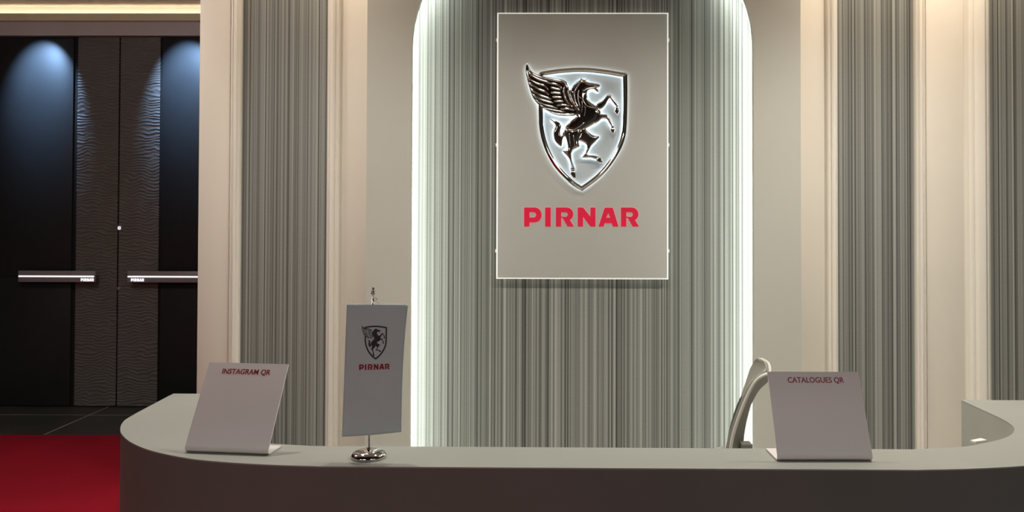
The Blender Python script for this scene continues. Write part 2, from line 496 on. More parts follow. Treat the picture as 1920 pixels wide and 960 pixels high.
# --- door side: lintel with cove, double doors
y_face, y_lip, y_cw = 5.90, 5.86, 5.925
z_dt = atY(200, 66.5, y_face).z
z_l0, z_l1 = atY(200, 38.5, y_lip).z, atY(200, 25, y_lip).z
box_bm = bmesh.new()
box(box_bm, XL, xs_end + 0.35, y_face, Y_DOOR + 0.25, z_dt, z_l0 + 0.019)
box(box_bm, XL, xs_end + 0.35, y_cw, Y_DOOR + 0.25, z_l0 + 0.02, Z_CEIL)
trim6 = struct(obj('trim_6', box_bm, M['lintel']), 'grey lintel with a light cove above the dark doors')
bm = bmesh.new()
box(bm, XL, xs_end + 0.35, y_lip, y_face + 0.01, z_l0, z_l0 + 0.019)
box(bm, XL, xs_end + 0.35, y_lip, y_lip + 0.012, z_l0 + 0.019, z_l1)
obj('cove_lip', bm, M['lip'], trim6)
box_obj('cove_face', (XL, xs_end + 0.35, y_cw - 0.006, y_cw, z_l0 + 0.02, Z_CEIL), M['cream'], trim6)
cs = box_obj('light_strip', (XL, xs_end + 0.33, y_lip + 0.016, y_lip + 0.028, z_l0 + 0.020, z_l0 + 0.030), M['cove'], trim6)
cs['label'] = 'warm light strip hidden behind the cove lip'
XD0 = X_at(222, Y_DOOR, 420)                                   # meeting line of the leaves
struct(box_obj('wall_door', (XL, xs_end + 0.35, Y_DOOR + 0.06, Y_DOOR + 0.2, 0, z_dt + 0.01), M['door_gap']), 'dark wall around the black doors')
struct(box_obj('wall_passage', (xs_end + 0.25, xs_end + 0.35, Y_PAPER + 0.22, Y_DOOR + 0.06, 0, z_dt), M['hall_wall']), 'side wall of the passage behind the partition')

def wave_panel(name, x0, x1, z0, z1, y, parent, seed):
    nx, nz = 30, 780
    vs = []; faces = []
    for j in range(nz + 1):
        z = z0 + (z1 - z0) * j / nz
        for i in range(nx + 1):
            x = x0 + (x1 - x0) * i / nx
            w = noise.noise((x * 12 + seed, z * 9, 1.3)) * 0.034 + noise.noise((x * 28 + seed, z * 30, 5.1)) * 0.009
            s = math.sin(math.pi * (z + w) / 0.024)
            a = 0.55 + 0.45 * noise.noise((x * 10 + seed, z * 40, 9.0))
            vs.append((x, y - 0.0095 * a * (1 - abs(s)) ** 1.0 , z))
    for j in range(nz):
        for i in range(nx):
            k = j * (nx + 1) + i
            faces.append((k, k + 1, k + nx + 2, k + nx + 1))
    # back and rim
    b = len(vs); vs += [(x0, y + 0.02, z0), (x1, y + 0.02, z0), (x1, y + 0.02, z1), (x0, y + 0.02, z1)]
    faces.append((b, b + 3, b + 2, b + 1))
    me = bpy.data.meshes.new(name); me.from_pydata(vs, [], faces)
    return link(name, me, M['door_wave'], parent, smooth=True)
door_top = z_dt - 0.004; door_bot = 0.008
LEAF = 1.02
def block_letters():
    """letters of the lit word in a 240 x 70 drawing at 8x"""
    def arc(cx, cy, rx, ry, a0, a1, n=8):
        return [(cx + rx * math.cos(math.radians(a0 + (a1 - a0) * k / n)), cy + ry * math.sin(math.radians(a0 + (a1 - a0) * k / n))) for k in range(n + 1)]
    P = [[(103, 152)] + arc(262, 263, 103, 111, -90, 90, 12) + [(183, 374), (183, 437), (103, 437)],
         [(183, 222)] + arc(245, 262, 38, 40, -90, 90, 8) + [(183, 302)]]
    I = [[(417, 152), (502, 152), (502, 437), (417, 437)]]
    def R(dx):
        return [[(578 + dx, 152)] + arc(740 + dx, 252, 99, 100, -90, 62, 10) + [(848 + dx, 437), (752 + dx, 437), (682 + dx, 312), (658 + dx, 306), (658 + dx, 437), (578 + dx, 437)],
                [(658 + dx, 222)] + arc(724 + dx, 257, 32, 35, -90, 90, 8) + [(672 + dx, 292), (658 + dx, 286)]]
    N = [[(905, 152), (985, 152), (1095, 292), (1095, 152), (1172, 152), (1172, 437), (1095, 437), (985, 292), (985, 437), (905, 437)]]
    A = [[(1215, 437), (1310, 155), (1430, 155), (1515, 437), (1430, 437), (1412, 385), (1310, 385), (1292, 437)],
         [(1362, 235), (1392, 305), (1332, 305)]]
    return [P, I, R(0), N, A, R(975)]
LETTERS = block_letters()

def door_leaf(n, side, label):
    """side -1: leaf left of the meeting line, +1: right"""
    gap = 0.005
    e = XD0 + side * gap
    t = XD0 + side * (0.316 if side < 0 else 0.304)
    far = XD0 + side * LEAF
    root = empty('door_%d' % n, (XD0 + side * LEAF / 2, Y_DOOR, 0))
    struct(root, label)
    bx = lambda nm, x0, x1, y0, y1, z0, z1, m, bv=0.0: box_obj(nm, (min(x0, x1), max(x0, x1), y0, y1, z0, z1), m, root, bv)
    bx('core', e, far, Y_DOOR + 0.012, Y_DOOR + 0.055, door_bot, door_top, M['door_gap'])
    wave_panel('wave_panel', min(e, t), max(e, t), door_bot, door_top, Y_DOOR, root, 3.0 * n)
    zs = atY(20, 519, Y_DOOR).z
    bx('smooth_panel', t + side * (0.034 if side < 0 else 0.018), far, Y_DOOR - 0.002, Y_DOOR + 0.02, zs + 0.0015, door_top, M['door'], 0.001)
    bx('smooth_panel', t + side * (0.034 if side < 0 else 0.018), far, Y_DOOR - 0.002, Y_DOOR + 0.02, door_bot, zs - 0.0015, M['door'], 0.001)
    # horizontal bar handle with a light line
    if side < 0: hx0, hx1 = X_at(37, Y_DOOR - 0.06), X_at(181, Y_DOOR - 0.06)
    else: hx0, hx1 = X_at(241, Y_DOOR - 0.06), X_at(385, Y_DOOR - 0.06)
    za, zb = atY(200, 529, Y_DOOR - 0.06).z, atY(200, 508, Y_DOOR - 0.06).z
    hd = bx('handle', hx0, hx1, Y_DOOR - 0.075, Y_DOOR - 0.055, za, zb, M['handle'], 0.002)
    hd['label'] = 'long grey bar handle with a white light line'
    zc = atY(200, 518.5, Y_DOOR - 0.076).z
    s = 0.004 if side < 0 else 0.004
    o = box_obj('light_line', (hx0 + s, hx1 - s * (2 if side < 0 else 1), Y_DOOR - 0.0775, Y_DOOR - 0.074, zc - 0.005, zc + 0.005), M['handle_led'], hd)
    for x in (hx0 + 0.06, hx1 - 0.06):
        box_obj('bracket', (x - 0.01, x + 0.01, Y_DOOR - 0.056, Y_DOOR - 0.001, za + 0.02, zb - 0.02), M['handle'], hd)
    # little lit word under the light line
    wx0 = X_at(152 if side < 0 else 246, Y_DOOR - 0.076); ww = X_at(176, Y_DOOR) - X_at(152, Y_DOOR)
    zt = atY(200, 522.0, Y_DOOR - 0.076).z; sc = ww / (1825 - 103)
    bm = bmesh.new()
    for L in LETTERS:
        flat(bm, L, 200, lambda u, v, h: (wx0 + (u - 103) * sc, Y_DOOR - 0.0755 - h, zt - (v - 152) * sc * 1.35), thick=0.001, grid=False)
    obj('lit_lettering', bm, M['handle_led'], hd)
    if side > 0:
        c = atY(224.3, 427.5, Y_DOOR - 0.006)
        bm = bmesh.new(); box(bm, c.x - 0.013, c.x + 0.013, Y_DOOR - 0.010, Y_DOOR + 0.002, c.z - 0.022, c.z + 0.022, bevel=0.003)
        lk = obj('lock_plate', bm, M['handle'], root, angle=0.6)
        bm = bmesh.new()
        for x0, x1, z0, z1 in ((-.010, .010, .005, .0105), (-.010, .010, -.0105, -.005), (-.010, -.005, -.005, .005), (.005, .010, -.005, .005)):
            box(bm, c.x + x0, c.x + x1, Y_DOOR - 0.0115, Y_DOOR - 0.0095, c.z + z0, c.z + z1)
        obj('lit_ring', bm, M['handle_led'], lk)
        c = atY(223, 540.5, Y_DOOR - 0.004)
        bm = bmesh.new(); tube(bm, [(c.x, Y_DOOR - 0.009, c.z), (c.x, Y_DOOR + 0.002, c.z)], 0.012, 16)
        obj('key_cylinder', bm, M['handle'], root)
    return root
door_leaf(1, -1, 'left black door leaf with a wavy relief strip')
door_leaf(2, 1, 'right black door leaf, half hidden by the cream wall')

# ------------------------------------------------------------------ ceiling lamps, some added as fill
def recessed_lamp(name, x, y, z, r, m, label, group, make_light):
    root = empty(name, (x, y, z))
    tag(root, label, 'ceiling lamp', group)
    bm = bmesh.new(); lathe(bm, (x, y, z), [(r * 1.25, 0.0), (r * 1.25, -0.006), (r * 1.02, -0.006), (r * 1.02, 0.0)], 28)
    obj('trim_ring', bm, M['lintel'] if name == 'door_spotlight' else M['lamp_white'], root, angle=0.6)
    bm = bmesh.new(); lathe(bm, (x, y, z), [(r, 0.0), (r, -0.003)], 24)
    obj('lens', bm, m, root)
    l = make_light(x, y, z)
    return root
def spot(x, y, z, col, watts, size, blend, target, rad=0.03):
    d = bpy.data.lights.new('spot', 'SPOT'); d.energy = watts; d.color = col
    d.spot_size = math.radians(size); d.spot_blend = blend; d.shadow_soft_size = rad
    o = bpy.data.objects.new('lamp_light', d); COL.objects.link(o)
    o.location = (x, y, z - 0.012 - rad)
    o.rotation_euler = (Vector(target) - Vector(o.location)).to_track_quat('-Z', 'Y').to_euler()
    return o
WARM = (1.0, 0.85, 0.68); NEUT = (1.0, 0.95, 0.86)
def linear_lamp(x0, x1, y, watts_per_m, label):
    root = tag(empty('linear_ceiling_lamp', ((x0 + x1) / 2, y, Z_CEIL)), label, 'ceiling lamp', 'linear wall-washing lamps')
    bm = bmesh.new()
    box(bm, x0 - .01, x1 + .01, y - .04, y - .03, Z_CEIL - .012, Z_CEIL); box(bm, x0 - .01, x1 + .01, y + .03, y + .04, Z_CEIL - .012, Z_CEIL)
    box(bm, x0 - .01, x0, y - .03, y + .03, Z_CEIL - .012, Z_CEIL); box(bm, x1, x1 + .01, y - .03, y + .03, Z_CEIL - .012, Z_CEIL)
    obj('frame', bm, M['lamp_white'], root)
    box_obj('diffuser', (x0, x1, y - .03, y + .03, Z_CEIL - .006, Z_CEIL - .001), M['lamp_warm'], root)
    d = bpy.data.lights.new('strip', 'AREA'); d.shape = 'RECTANGLE'; d.size = x1 - x0; d.size_y = 0.06
    d.energy = watts_per_m * (x1 - x0); d.color = WARM
    o = bpy.data.objects.new('lamp_light', d); COL.objects.link(o); o.location = ((x0 + x1) / 2, y, Z_CEIL - 0.008)
linear_lamp(xs_end + 0.33, x_board_l - 0.01, 3.60, E_WASH * 1.6, 'long warm ceiling lamp over the left wallpaper strip')
linear_lamp(x_board_r + 0.05, pf0 + 0.25, 3.60, E_WASH * 1.9, 'long warm ceiling lamp over the right wallpaper strip')
for i, (x, y) in enumerate([(-1.2, 2.7), (0.15, 2.7), (1.6, 2.7)]):
    recessed_lamp('recessed_downlight', x, y, Z_CEIL, 0.07, M['lamp_neutral'], 'round ceiling downlight above the %s of the reception desk' % ['left wing', 'middle', 'right wing'][i], 'desk downlights',
                  lambda x, y, z, k=(0.85, 0.58, 1.45)[i]: spot(x, y, z, NEUT, E_DESK * k, 148, 1.0, (x, y, 0), 0.07))
for i, (x, y) in enumerate([(-3.4, -1.6), (-1.6, -1.6), (1.7, -1.6), (3.4, -1.6)]):  # unseen panels added as neutral fill from the camera side
    root = tag(empty('fill_panel', (x, y, Z_CEIL)), 'added fill light panel, unseen in the dark hall ceiling, %s of the row' % ['leftmost', 'second from the left', 'third from the left', 'rightmost'][i], 'ceiling lamp', 'added hall fill panels')
    bm = bmesh.new()
    for e in ((x - .62, x - .6, y - .32, y + .32), (x + .6, x + .62, y - .32, y + .32), (x - .6, x + .6, y - .32, y - .3), (x - .6, x + .6, y + .3, y + .32)):
        box(bm, *e, Z_CEIL - 0.015, Z_CEIL)
    obj('frame', bm, M['lamp_white'], root)
    box_obj('diffuser', (x - .6, x + .6, y - .3, y + .3, Z_CEIL - 0.008, Z_CEIL - 0.002), M['hall_fill'], root)
for i, px in enumerate((80, 352)):
    x = X_at(px, Y_DOOR, 110)
    recessed_lamp('door_spotlight', x, 5.54, Z_CEIL, 0.03, M['lamp_blue'], 'cool blue ceiling spotlight aimed at the %s black door' % ['left', 'right'][i], 'blue door spotlights',
                  lambda x, y, z: spot(x, y, z, (0.36, 0.60, 1.0), E_DOOR, 52, 1.0, (x, Y_DOOR, z_dt - 0.36), 0.012))
# added dome, unseen, brightens the lintel and the passage to the doors
px_, py_ = -2.7, 3.3
root = tag(empty('fill_dome', (px_, py_, Z_CEIL)), 'added round fill dome, unseen, on the ceiling over the red carpet runner', 'ceiling lamp')
bm = bmesh.new(); lathe(bm, (px_, py_, Z_CEIL), [(0.17, 0.0), (0.17, -0.02), (0.0, -0.02)], 32)
obj('mount', bm, M['lamp_white'], root, angle=0.6)
bm = bmesh.new(); lathe(bm, (px_, py_, Z_CEIL), [(0.15, -0.0205), (0.145, -0.05), (0.11, -0.085), (0.06, -0.105), (0.0, -0.11)], 32)
obj('dome', bm, M['lamp_neutral'], root, smooth=True)
d = bpy.data.lights.new('dome', 'POINT'); d.energy = E_DOME_FILL; d.color = (1.0, 0.93, 0.86); d.shadow_soft_size = 0.05
o = bpy.data.objects.new('lamp_light', d); COL.objects.link(o); o.location = (px_, py_, Z_CEIL - 0.19)

# ------------------------------------------------------------------ red carpet
yc = atZ(120, 815.5, 0.008).y
def carpet(x0, x1, y0, y1, label):
    tag(box_obj('red_carpet', (x0, x1, y0, y1, 0.0005, 0.008), M['carpet']), label, 'carpet')
carpet(XL + 0.6, xs_end - 0.05, YB + 0.5, yc, 'flat red carpet runner on the dark tiles leading to the black doors')
carpet(xs_end - 0.049, 0.45, YB + 0.5, 1.85, 'second red carpet stretch lying along the front of the desk')

box_obj('platform', (-1.29, XR, 1.86, Y_WALL - 0.001, 0.0005, 0.008), M['platform'], floor)['label'] = 'pale grey floor board behind the desk'
# ------------------------------------------------------------------ reception desk
left_px = [(325.2, 737.8), (275.6, 763.8), (241.4, 782.7), (230, 792), (225.5, 803), (229, 815), (248, 830.5), (286, 845.5), (351, 859), (417, 866), (504, 871.2), (600, 874.2)]
L_out = [atZ(x, y, Z_TOP) for x, y in left_px]
y_front = atZ(1000, 876.8, Z_TOP).y
inner_px = [(1802, 750), (1840, 767.5), (1878, 785), (1896, 796.5), (1902, 805), (1897, 814), (1880, 822.5), (1851, 829.5), (1802, 837.8)]
R_in = [atZ(x, y, Z_TOP) for x, y in inner_px]
y_back = atZ(1000, 838.5, Z_TOP).y
# axis of the desk so that both wings are alike
C_AX = 0.5 * (L_out[0].x + (R_in[0].x + 0.215))
y_end_l = atZ(325.2, 737.8, Z_TOP).y
pts_out = [(p.x, min(p.y, y_end_l)) for p in L_out[:-1]] + [(L_out[-1].x, y_front)]
pts_out[0] = (pts_out[0][0], y_end_l)
outer = smooth_loop(pts_out, 5, closed=False)
pts_in = [(p.x, p.y) for p in R_in] + [(X_at(1700, R_in[-1].y), y_back)]
inner_r = smooth_loop(pts_in, 5, closed=False)
inner_l = [(2 * C_AX - x, y) for x, y in inner_r]
y_end_r = R_in[0].y
outer_r = [(2 * C_AX - x, y) for x, y in outer]
outer_r[0] = (outer_r[0][0], y_end_r)
inner_l[0] = (inner_l[0][0], y_end_l)
# straight run of the front follows y_front; wings end at their own depth
desk_loop = outer + outer_r[::-1] + inner_r + inner_l[::-1]
def clean(loop):
    out = []
    for p in loop:
        if not out or math.dist(p, out[-1]) > 0.003: out.append(p)
    if math.dist(out[0], out[-1]) < 0.003: out.pop()
    return out
desk_loop = clean(desk_loop)
desk = empty('reception_desk', (C_AX, y_front + 0.3, 0))
tag(desk, 'pale grey-green curved reception desk with rounded corners below the winged horse sign', 'desk')
def slab(bm, loop, z0, z1, bevel=0.0):
    a = [bm.verts.new((x, y, z0)) for x, y in loop]; b = [bm.verts.new((x, y, z1)) for x, y in loop]
    n = len(loop)
    for i in range(n): bm.faces.new((a[i], a[(i + 1) % n], b[(i + 1) % n], b[i]))
    ft = bm.faces.new(b); fb = bm.faces.new(a)
    if bevel:
        bmesh.ops.bevel(bm, geom=list(ft.edges), offset=bevel, segments=2, profile=0.5, affect='EDGES')
    bmesh.ops.triangulate(bm, faces=[f for f in bm.faces if len(f.verts) > 4])
bm = bmesh.new(); slab(bm, desk_loop, Z_TOP - 0.003, Z_TOP, 0.001)
obj('desk_top', bm, M['desk'], desk, angle=math.radians(35))
ins = offset_loop(desk_loop, 0.0005)
bm = bmesh.new(); slab(bm, ins, 0.0085, Z_TOP - 0.003)
body = obj('desk_body', bm, M['desk_shade'], desk, angle=math.radians(35))
body.data.materials.append(M['desk_lit'])
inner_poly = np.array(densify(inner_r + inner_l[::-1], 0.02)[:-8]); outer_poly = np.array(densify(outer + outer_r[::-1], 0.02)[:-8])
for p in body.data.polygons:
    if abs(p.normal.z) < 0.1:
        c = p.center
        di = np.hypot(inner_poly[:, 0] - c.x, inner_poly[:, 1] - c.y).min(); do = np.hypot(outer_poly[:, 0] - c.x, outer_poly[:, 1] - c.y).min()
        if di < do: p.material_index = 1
body['label'] = 'curved plain front panel with shade put into its colour'
# inner worktop below the ledge
bm = bmesh.new(); box(bm, inner_l[-1][0] - 0.2, inner_r[-1][0] + 0.2, y_back - 0.0005, y_back + 0.30, 0.70, 0.725, bevel=0.002)
obj('worktop', bm, M['desk'], desk)
# small white clip on the inner rim
c0 = atZ(1829, 832, Z_TOP); c1 = atZ(1851, 828.6, Z_TOP)
d = (c1 - c0); d.z = 0; nrm = Vector((-d.y, d.x, 0)).normalized()
bm = bmesh.new()
q = [c0, c1, c1 + nrm * 0.018, c0 + nrm * 0.014]
for k in range(2): pass
lo = [bm.verts.new((p.x, p.y, Z_TOP + 0.0003)) for p in q]; hi = [bm.verts.new((p.x, p.y, Z_TOP + 0.005)) for p in q]
for i in range(4): bm.faces.new((lo[i], lo[(i + 1) % 4], hi[(i + 1) % 4], hi[i]))
bm.faces.new(lo); bm.faces.new(hi)
tag(obj('paper_scrap', bm, M['white']), 'tiny white scrap lying on the inner rim at the right desk corner', 'paper')

# ------------------------------------------------------------------ L-shaped acrylic stands
def text_mesh(s, size_h):
    """bold text as 2D triangles, cap height 1 -> list"""
    cu = bpy.data.curves.new('text', 'FONT'); cu.body = s; cu.size = 1.0; cu.offset = 0.006
    cu.resolution_u = 3; cu.align_x = 'CENTER'
    o = bpy.data.objects.new('text', cu); COL.objects.link(o)
    dg = bpy.context.evaluated_depsgraph_get()
    me = bpy.data.meshes.new_from_object(o.evaluated_get(dg))
    V = [tuple(v.co) for v in me.vertices]; F = [tuple(p.vertices) for p in me.polygons]
    bpy.data.objects.remove(o); bpy.data.curves.remove(cu); bpy.data.meshes.remove(me)
    xs = [v[0] for v in V]; ys = [v[1] for v in V]
    return V, F, min(xs), max(xs), min(ys), max(ys)
def acrylic_stand(bl, br, tl, tr, foot, foot_side, text, t_a, t_b, t_h, label):
    BLp, BRp = atZ(*bl, Z_TOP + 0.001), atZ(*br, Z_TOP + 0.001)
    u = (BRp - BLp); u.z = 0; w = u.length; u.normalize()
    TLp = at_plane(*tl, BLp, u); TRp = at_plane(*tr, BRp, u)
    up1 = TLp - BLp; up2 = TRp - BRp
    up = (up1 + up2) / 2; up -= u * up.dot(u); Lh = up.length; up.normalize()
    back = Vector((up.x, up.y, 0)); back = (back - u * back.dot(u)).normalized()
    if back.y < 0: back = -back
    fp = atZ(*foot, Z_TOP + 0.001)
    flen = max(0.04, (fp - BLp).dot(back))
    print(text, 'w %.3f h %.3f lean %.1f foot %.3f' % (w, Lh, math.degrees(math.atan2(up.dot(back), up.z)), flen))
    root = empty('sign_stand', tuple((BLp + BRp) / 2 + Vector((0, 0, -0.001))))
    tag(root, label, 'sign stand')
    th = 0.003; r = 0.010
    ang = math.atan2(up.z, up.dot(back))                       # angle of the face above the foot
    # profile in (back, z): foot back end -> bend -> face top.
    tl_len = r / math.tan(ang / 2)
    pr = [(flen, 0.0)]
    cx, cz = tl_len, r
    for k in range(9):
        a = -math.pi / 2 - (math.pi - ang) * k / 8
        pr.append((cx + r * math.cos(a), cz + r * math.sin(a)))
    pr.append((Lh * math.cos(ang), Lh * math.sin(ang)))
    nrm = []
    for i in range(len(pr)):
        p0 = pr[max(i - 1, 0)]; p1 = pr[min(i + 1, len(pr) - 1)]
        t = np.array((p1[0] - p0[0], p1[1] - p0[1])); t /= np.linalg.norm(t); nrm.append((t[1], -t[0]))
    prof = pr + [(p[0] + n_[0] * th, p[1] + n_[1] * th) for p, n_ in zip(pr[::-1], nrm[::-1])]
    bm = bmesh.new()
    A = [bm.verts.new(BLp + back * b + Vector((0, 0, z))) for b, z in prof]
    B = [bm.verts.new(BRp - (BRp - BLp - u * w) + back * b + Vector((0, 0, z))) for b, z in prof]
    n = len(prof)
    for i in range(n): bm.faces.new((A[i], A[(i + 1) % n], B[(i + 1) % n], B[i]))
    for R in (A, B):
        for i in range(len(pr) - 1): bm.faces.new((R[i], R[i + 1], R[n - 2 - i], R[n - 1 - i]))
    obj('bent_plate', bm, M['acrylic'], root, angle=math.radians(30))
    fn = u.cross(up); fn = fn if fn.y < 0 else -fn
    # printed heading
    pa = at_plane(*t_a, BLp, fn); pb = at_plane(*t_b, BLp, fn)
    V, F, x0, x1, y0, y1 = text_mesh(text, 1)
    s = (pb - pa).dot(u) / (x1 - x0); hh = t_h
    sv = hh / (y1 - y0)
    mid = (pa + pb) / 2 + fn * 0.00035
    bm = bmesh.new()
    for q, (du, dv) in enumerate(((-0.022, 0.008), (0.022, 0.008), (-0.022, -0.008), (0.022, -0.008), (0, 0))):
        vs = [bm.verts.new(mid + fn * (q * 0.00003) + u * ((v[0] + du - (x0 + x1) / 2) * s) + up * ((v[1] + dv - (y0 + y1) / 2) * sv)) for v in V]
        for f in F:
            try: bm.faces.new([vs[i] for i in f])
            except ValueError: pass
    o = obj('printed_heading', bm, M['print_red'], root)
    o['label'] = 'dark red capital heading'
    return root
acrylic_stand((343, 850), (500, 856), (390, 678), (543, 684), (537, 838), 1, 'INSTAGRAM QR', (417, 697.5), (507, 698.5), 0.0155,
              'white acrylic stand headed INSTAGRAM QR, on the desk left of the grey flag')
acrylic_stand((1459, 866), (1638, 866), (1438, 697), (1611, 697), (1441, 843), -1, 'CATALOGUES QR', (1477, 713.5), (1582, 713.5), 0.0155,
              'white acrylic stand headed CATALOGUES QR, on the desk in front of the chair')

# ------------------------------------------------------------------ emblem drawing
def A_(x, y): return (970 + x / 7.386, 105 + y / 7.386)
def B_(x, y): return (970 + x / 6.623, 225 + y / 6.623)
def PA(*p): return [A_(*q) for q in p]
def PB(*p): return [B_(*q) for q in p]
SH_TOP = PA((292, 262), (330, 234), (420, 215), (600, 190), (850, 175), (1050, 184), (1250, 208), (1400, 234), (1515, 250))
SH_R = PA((1518, 500), (1514, 800)) + PB((1352, 60), (1338, 200), (1295, 335), (1222, 470), (1130, 600), (1030, 710), (920, 800), (800, 884))
SH_L = PB((690, 820), (580, 722), (480, 612), (400, 490), (335, 350), (290, 200), (270, 70)) + PA((298, 860), (294, 600), (291, 420))
shield_outer = smooth_loop(SH_TOP, 3, False)[:-1] + smooth_loop([SH_TOP[-1]] + SH_R, 3, False)[:-1] + smooth_loop([SH_R[-1]] + SH_L + [SH_TOP[0]], 3, False)[:-1]
WING = PA((140, 105), (168, 182), (215, 238), (300, 280), (420, 305), (540, 325), (630, 345), (680, 375), (702, 425), (715, 490), (725, 570), (750, 640), (800, 710), (880, 775),
          (810, 832), (700, 842), (580, 836), (480, 808), (410, 772), (330, 712), (270, 662), (220, 592), (190, 520), (152, 392), (126, 280), (117, 200), (124, 140))
FEATHERS = [
    ([(150, 150), (200, 250), (300, 305), (420, 332), (540, 352), (630, 385), (690, 460)], 26, 46),
    ([(146, 225), (210, 292), (300, 338), (400, 372), (445, 395)], 32, 34),
    ([(140, 296), (190, 350), (280, 400), (370, 428), (432, 488)], 32, 32),
    ([(155, 372), (210, 424), (300, 478), (380, 508), (440, 556)], 32, 34),
    ([(182, 452), (240, 512), (320, 560), (400, 588), (470, 612)], 32, 34),
    ([(208, 532), (270, 588), (350, 626), (430, 648), (500, 664)], 32, 30),
    ([(250, 612), (310, 656), (390, 694), (470, 714), (560, 738)], 30, 28),
    ([(312, 684), (380, 728), (470, 758), (570, 776), (680, 788)], 28, 24),
    ([(400, 762), (480, 792), (580, 812), (690, 820), (800, 812)], 24, 20),
    ([(440, 392), (510, 402), (575, 424), (612, 470)], 30, 34),
    ([(455, 448), (525, 468), (600, 482)], 34, 34),
    ([(462, 520), (530, 526), (608, 534)], 34, 34),
    ([(480, 580), (545, 584), (618, 590)], 34, 34),
    ([(505, 638), (565, 640), (640, 644)], 32, 32),
    ([(540, 700), (620, 690), (720, 704)], 32, 32),
    ([(590, 750), (690, 742), (790, 764)], 32, 30),
    ([(650, 440), (640, 500), (650, 570), (690, 650), (770, 730)], 34, 30),
    ([(690, 490), (706, 560), (735, 640), (800, 715), (860, 770)], 40, 30)]
MANE = [([(850, 372), (790, 430), (745, 500), (735, 580), (770, 660), (830, 740)], 36, 30),
        ([(862, 400), (812, 470), (790, 560), (800, 650), (845, 740)], 34, 30),
        ([(858, 470), (838, 560), (842, 650), (868, 740)], 30, 28)]
TORSO = PA((880, 308), (892, 330), (920, 338), (948, 336), (970, 316), (962, 352), (975, 372), (1050, 386), (1138, 402), (1138, 440), (1122, 455), (1092, 462), (1120, 478),
           (1116, 524), (1085, 505), (1055, 482), (1010, 482), (975, 500), (962, 535), (972, 595), (1005, 645), (1060, 685), (1120, 720), (1145, 765), (1150, 810),
           (1130, 880), (1085, 950)) + PB((955, 55), (870, 108), (800, 150), (720, 175), (640, 160), (588, 122), (600, 72)) + PA((700, 945), (745, 895), (810, 845),
           (800, 760), (745, 650), (722, 560), (718, 490), (760, 430), (815, 372), (860, 345))
FORE_FAR = PA((1080, 690), (1120, 655), (1170, 628), (1220, 570), (1265, 542), (1300, 562), (1342, 628), (1394, 688), (1388, 715), (1352, 705), (1308, 650), (1272, 602), (1240, 650), (1200, 710), (1150, 752), (1100, 740))
FORE_NEAR = PA((1010, 760), (1080, 758), (1150, 808), (1225, 815), (1262, 845), (1292, 905), (1322, 962)) + PB((1196, 80), (1192, 98), (1160, 100), (1148, 75), (1118, 25)) + PA((1245, 905), (1210, 880), (1160, 885), (1110, 930), (1030, 940))
HIND_FAR = PB((790, 120), (838, 108), (880, 150), (940, 192), (1022, 206), (1010, 232), (960, 285), (912, 335), (890, 380), (868, 432), (930, 440), (1000, 458), (990, 492), (960, 492), (900, 474), (850, 478), (788, 474),
              (800, 452), (838, 410), (858, 350), (850, 310), (800, 278), (740, 250))
HIND_NEAR = PB((590, 110), (680, 130), (770, 110), (790, 180), (760, 270), (778, 335), (730, 360), (692, 385), (672, 430), (680, 500), (700, 570), (716, 625), (655, 628), (660, 570), (644, 510), (618, 462), (588, 432), (556, 385),
               (602, 382), (620, 350), (610, 280), (600, 240), (585, 190))
TAIL = PB((400, -5), (480, 14), (530, 40), (549, 90), (534, 150), (546, 196), (580, 130), (604, 190), (566, 240), (550, 338), (490, 302), (452, 238), (447, 150), (470, 85), (450, 45))
HOOVES = [PA((1352, 712), (1402, 732), (1408, 775), (1380, 838), (1328, 775)), PB((1155, 108), (1196, 94), (1212, 130), (1186, 198), (1138, 124)),
          PB((985, 465), (1045, 478), (1068, 542), (1008, 542), (972, 518)), PB((660, 636), (712, 632), (728, 662), (728, 736), (690, 730), (648, 672))]
BODY_PARTS = [(TORSO, 3.6, 11), (FORE_FAR, 2.6, 5), (FORE_NEAR, 3.2, 6), (HIND_FAR, 2.8, 7), (HIND_NEAR, 4.0, 8), (TAIL, 2.8, 5)]

# ------------------------------------------------------------------ wall sign
sx0, sx1 = X_at(931.3, Y_SIGN, 270), X_at(1253.2, Y_SIGN, 270)
sz1, sz0 = atY(1092, 23.8, Y_SIGN).z, atY(1092, 523.4, Y_SIGN).z
sign = empty('wall_sign', ((sx0 + sx1) / 2, Y_PAPER, sz0))
tag(sign, 'white sign board with chrome winged horse shield and red lettering on the striped alcove', 'sign')
rim = 0.0065
box_obj('backing_board', (sx0, sx1, Y_SIGN + 0.001, Y_SIGN + 0.012, sz0, sz1), M['sign_edge'], sign, bevel=0.001)['label'] = 'bright lit acrylic edge round the board'
box_obj('face_panel', (sx0 + rim, sx1 - rim, Y_SIGN - 0.003, Y_SIGN + 0.001, sz0 + rim, sz1 - rim), M['sign'], sign, bevel=0.0008)
for px in (932, 1253):
    for py in (77, 272.5, 470):
        c = atY(px, py, Y_SIGN + 0.03)
        sgn = -1 if px < 1000 else 1
        bm = bmesh.new()
        xx = sx0 if px < 1000 else sx1
        tube(bm, [(xx - sgn * 0.02, Y_SIGN + 0.012, c.z), (xx - sgn * 0.02, Y_PAPER, c.z)], 0.009, 12)
        box(bm, min(xx, xx + sgn * 0.006), max(xx, xx + sgn * 0.006), Y_SIGN + 0.002, Y_SIGN + 0.012, c.z - 0.008, c.z + 0.008, bevel=0.001)
        obj('standoff_bolt', bm, M['white'], sign, angle=0.6)
PXM = Y_SIGN / FPX
def placer(y0):
    def f(u, v, h):
        p = atY(u, v, Y_SIGN)
        return (p.x, y0 - h * PXM, p.z)
    return f
off = 0.019
pl_front = placer(Y_SIGN - 0.003 - off)
